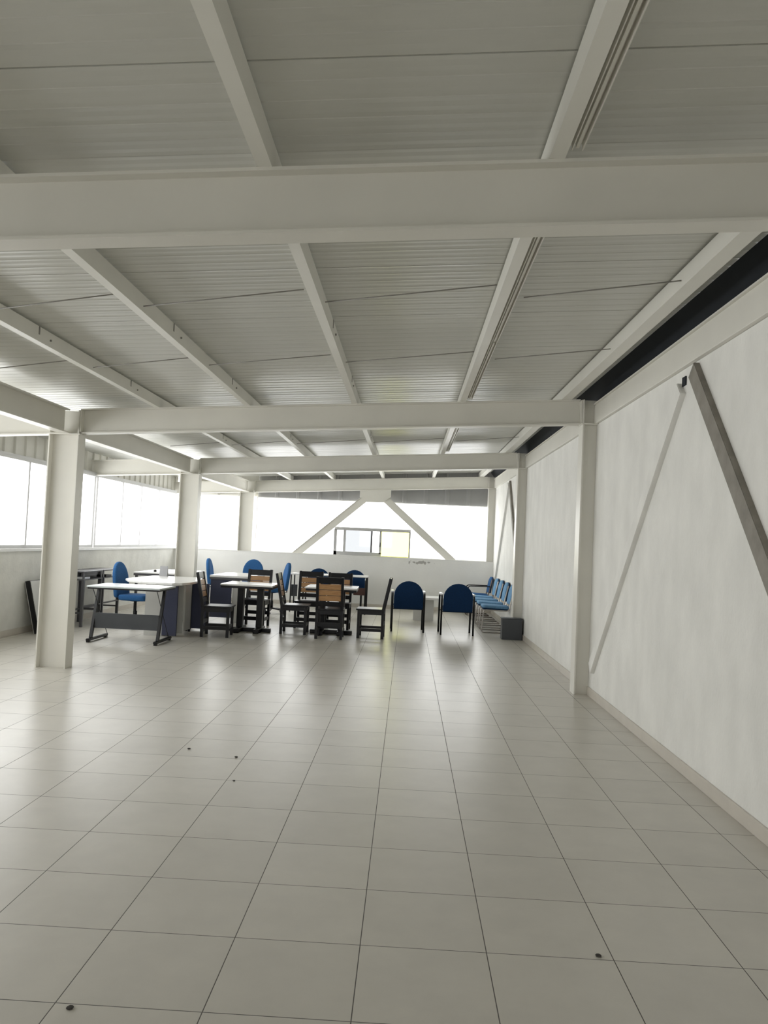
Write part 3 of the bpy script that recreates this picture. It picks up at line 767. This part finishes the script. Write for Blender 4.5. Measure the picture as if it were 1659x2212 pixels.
# ------------------------------------------------------------------ near computer desk
r = thing('computer_desk', 'grey-topped computer desk with black Z-shaped legs in front of the white desk', 'desk', (-3.75, 10.70, 0), rz=-0.01)
MB().box(-0.50, 0.49, -0.34, 0.36, 0.735, 0.758, 0.004).build('desktop', MT['greytop'], r)
MB().box(-0.49, 0.48, -0.33, 0.35, 0.715, 0.7345).build('top_rail', MT['black'], r)
for s in (-1, 1):
    x = s*0.455
    MB().bar((x, -0.33, 0.035), (x, 0.33, 0.035), 0.045, 0.035, bev=0.006).build('foot', MT['black'], r)
    g = MB()
    for yy in (-0.29, 0.29): g.box(x-0.02, x+0.02, yy-0.025, yy+0.025, 0.0, 0.0175)
    g.build('glide', MT['black'], r)
    MB().bar((x, -0.22, 0.05), (x, -0.02, 0.714), 0.035, 0.05, (0, 1, 0)).build('leg', MT['black'], r)
    MB().tube([(x-0.02*s, -0.28, 0.714), (x-0.02*s, 0.30, 0.05)], 0.005, 6).build('tie_wire', MT['black'], r)
MB().box(-0.437, 0.437, -0.165, -0.145, 0.18, 0.385).build('modesty_panel', MT['charcoal'], r)

# ------------------------------------------------------------------ white desk group
r = thing('white_desk', 'large white rounded desk with navy end panel before the second column', 'desk', (-3.70, 12.1, 0))
out = [(-4.28, 12.15), (-4.27, 11.85), (-4.15, 11.60), (-3.86, 11.32), (-3.60, 11.22), (-3.36, 11.20), (-3.24, 11.30), (-3.19, 11.55), (-3.20, 12.35), (-3.36, 13.04), (-4.22, 13.04)]
MB().prism(out, 0.752, 0.785, 0.006).at(r.location).build('desktop', MT['whitetop'], r)
MB().box(-3.80, -3.53, 11.40, 11.95, 0.0, 0.751, 0.003).at(r.location).build('cabinet', MT['greylam'], r)
MB().bar((-3.525, 11.39, 0.375), (-3.31, 11.36, 0.375), 0.03, 0.72, (0, 0, 1)).at(r.location).build('end_panel', MT['navy_panel'], r)
MB().box(-3.40, -3.30, 11.62, 11.65, 0.02, 0.75).at(r.location).build('modesty_panel', MT['greylam'], r)
MB().box(-3.33, -3.30, 12.06, 12.09, 0.0, 0.75).at(r.location).build('leg', MT['black'], r)
MB().box(-3.31, -3.29, 11.70, 12.02, 0.05, 0.75).at(r.location).build('end_panel', MT['greylam'], r)
solo('desk_sign', MB().prism([(-0.04, 0), (0.04, 0), (0.004, 0.165), (-0.004, 0.165)], -0.065, 0.065, mx=Matrix(((0, 0, 1, 0), (1, 0, 0, 0), (0, 1, 0, 0), (0, 0, 0, 1)))).at((0, 0, 0)),
     MT['sign'], 'small grey tent card standing on the white rounded desk', 'sign', (0, 0, 0)).location = (-4.03, 12.95, 0.785)

r = thing('office_desk', 'white desk with navy front behind the leftmost wooden chair', 'desk', (-3.05, 14.2, 0))
MB().box(-0.36, 0.36, -0.66, 0.66, 0.775, 0.81, 0.005).build('desktop', MT['whitetop'], r)
MB().box(-0.36, 0.36, -0.65, 0.65, 0.735, 0.774).build('top_rail', MT['steelgrey'], r)
MB().box(-0.35, 0.02, -0.60, -0.57, 0.08, 0.734).build('front_panel', MT['navy_panel'], r)
MB().box(0.03, 0.15, -0.58, -0.55, 0.0, 0.734).build('end_panel', MT['greylam'], r)
for s in (-0.32, 0.32): MB().box(s-0.02, s+0.02, 0.56, 0.60, 0, 0.734).build('leg', MT['black'], r)
r = thing('navy_screen', 'navy standing desk partition between the white desk and the left wooden chair', 'partition', (-3.14, 12.26, 0))
MB().box(-0.29, 0.06, -0.014, 0.014, 0.03, 0.735, 0.003).build('panel', MT['navy_panel'], r)
for fx in (-0.25, 0.01): MB().box(fx-0.02, fx+0.02, -0.12, 0.12, 0.0, 0.03).build('foot', MT['black'], r)

r = thing('side_desk', 'white desk with dark edge behind the tent card, left of the second column', 'desk', (-4.38, 14.45, 0))
MB().box(-0.42, 0.46, -0.75, 0.75, 0.775, 0.80, 0.004).build('desktop', MT['whitetop'], r)
MB().box(-0.42, 0.46, -0.75, 0.75, 0.735, 0.774).build('edge_rail', MT['steelgrey'], r)
for sx in (-0.38, 0.42):
    for sy in (-0.70, 0.70): MB().box(sx-0.02, sx+0.02, sy-0.02, sy+0.02, 0, 0.734).build('leg', MT['steelgrey'], r)
solo('paperweight', MB().lathe([(0.022, 0), (0.028, 0.012), (0.024, 0.03), (0.010, 0.038)], (0, 0, 0), 14), MT['black'], 'small black knob-like object lying on the side desk', 'paperweight', (0, 0, 0)).location = (-4.50, 13.95, 0.80)

# ------------------------------------------------------------------ steel school desks by the left wall
def make_school_desk():
    r = thing('school_desk', 'x', 'desk')
    sg = MT['steelgrey']
    MB().box(-0.18, 0.19, -0.37, 0.37, 0.835, 0.855, 0.003).build('desktop', sg, r)
    MB().box(-0.18, 0.19, -0.37, 0.37, 0.715, 0.730).box(-0.185, -0.175, -0.37, 0.37, 0.731, 0.834).build('book_tray', sg, r)
    for sx in (-1, 1):
        for sy in (-1, 1): MB().box(sx*0.165-0.02+0.005, sx*0.165+0.02+0.005, sy*0.345-0.02, sy*0.345+0.02, 0, 0.714).box(sx*0.165-0.008+0.005, sx*0.165+0.008+0.005, sy*0.345-0.02, sy*0.345+0.02, 0.731, 0.834).build('leg', sg, r)
    for sy in (-1, 1): MB().box(-0.139, 0.149, sy*0.345-0.01, sy*0.345+0.01, 0.20, 0.225).build('stretcher', sg, r)
    MB().box(-0.18, -0.14, -0.324, 0.324, 0.20, 0.225).box(0.15, 0.19, -0.324, 0.324, 0.30, 0.32).build('stretcher', sg, r)
    return r
sd = make_school_desk()
place(sd, False, (-5.14, 12.32, 0), 0, 'dark grey steel school desk against the left wall, nearer of two', 'steel school desks by the left wall')
place(sd, True, (-5.14, 13.10, 0), 0, 'dark grey steel school desk against the left wall, farther of two', 'steel school desks by the left wall')
solo('book', MB().box(-0.07, 0.07, -0.10, 0.10, 0, 0.03, 0.003), MT['chip'], 'pale book lying in the tray of the nearer steel school desk', 'book', (0, 0, 0)).location = (-5.05, 12.15, 0.731)
solo('book', MB().box(-0.08, 0.08, -0.12, 0.12, 0, 0.035, 0.003), MT['black'], 'black book lying in the tray of the farther steel school desk', 'book', (0, 0, 0)).location = (-5.05, 13.0, 0.731)

# ------------------------------------------------------------------ table top leaning on the left wall
r = thing('leaning_tabletop', 'grey tabletop with thick black edge leaning on the left wall behind the nearest column', 'tabletop', (-5.16, 11.30, 0.0))
r.rotation_euler = (0, -0.235, 0)
MB().box(-0.035, 0.030, -0.36, 0.5, 0.008, 0.76, 0.003).build('edge_band', MT['black'], r)
MB().box(0.031, 0.037, -0.345, 0.49, 0.02, 0.75).build('top_face', MT['greylam'], r)
MB().box(-0.041, -0.036, -0.36, 0.5, 0.01, 0.76).build('back_face', MT['greylam'], r)

# ------------------------------------------------------------------ bits of dirt on the floor
for x, y, s, lab in ((-0.995, 2.487, 0.011, 'dark bit of dirt on the floor tile at the bottom left'), (0.773, 3.005, 0.011, 'dark bit of dirt on a grout line at the lower right of the floor'),
                     (-1.468, 5.505, 0.011, 'tiny dark crumb on the floor, leftmost of three before the desks'), (-1.104, 5.362, 0.011, 'tiny dark crumb right of another crumb, before the desks'), (-1.005, 4.848, 0.008, 'smallest dark crumb, nearest the viewer of three on the middle floor')):
    mb = MB(); t = bmesh.new(); bmesh.ops.create_icosphere(t, subdivisions=2, radius=s)
    for v in t.verts: v.co = Vector((v.co.x*(1+0.3*math.sin(9*v.co.y/s)), v.co.y*1.1, v.co.z*0.35+s*0.35))
    mb._merge(t); o = solo('dirt_speck', mb, MT['dirt'], lab, 'dirt', (0, 0, 0)); o.location = (x, y, 0)

# ------------------------------------------------------------------ daylight
wd = bpy.data.worlds.new('overcast_sky'); S.world = wd; wd.use_nodes = True
bg = wd.node_tree.nodes['Background']
bg.inputs['Color'].default_value = (1.0, 0.997, 0.987, 1); bg.inputs['Strength'].default_value = 1.0
def portal(name, loc, rot, sx, sy):
    l = bpy.data.lights.new(name, 'AREA'); l.shape = 'RECTANGLE'; l.size = sx; l.size_y = sy
    l.cycles.is_portal = True
    o = bpy.data.objects.new(name, l); COL.objects.link(o); o.location = loc; o.rotation_euler = rot
portal('left_window_portal', (XL-0.25, 9.05, 1.8), (0, -PI/2, 0), 1.35, 18.0)
portal('rear_window_portal', ((RX0+RX1)/2, YB-0.3, 1.75), (PI/2, 0, 0), RX1-RX0, 1.1)
portal('far_window_portal', (-1.7, 18.55, 1.8), (-PI/2, 0, 0), 7.3, 1.35)
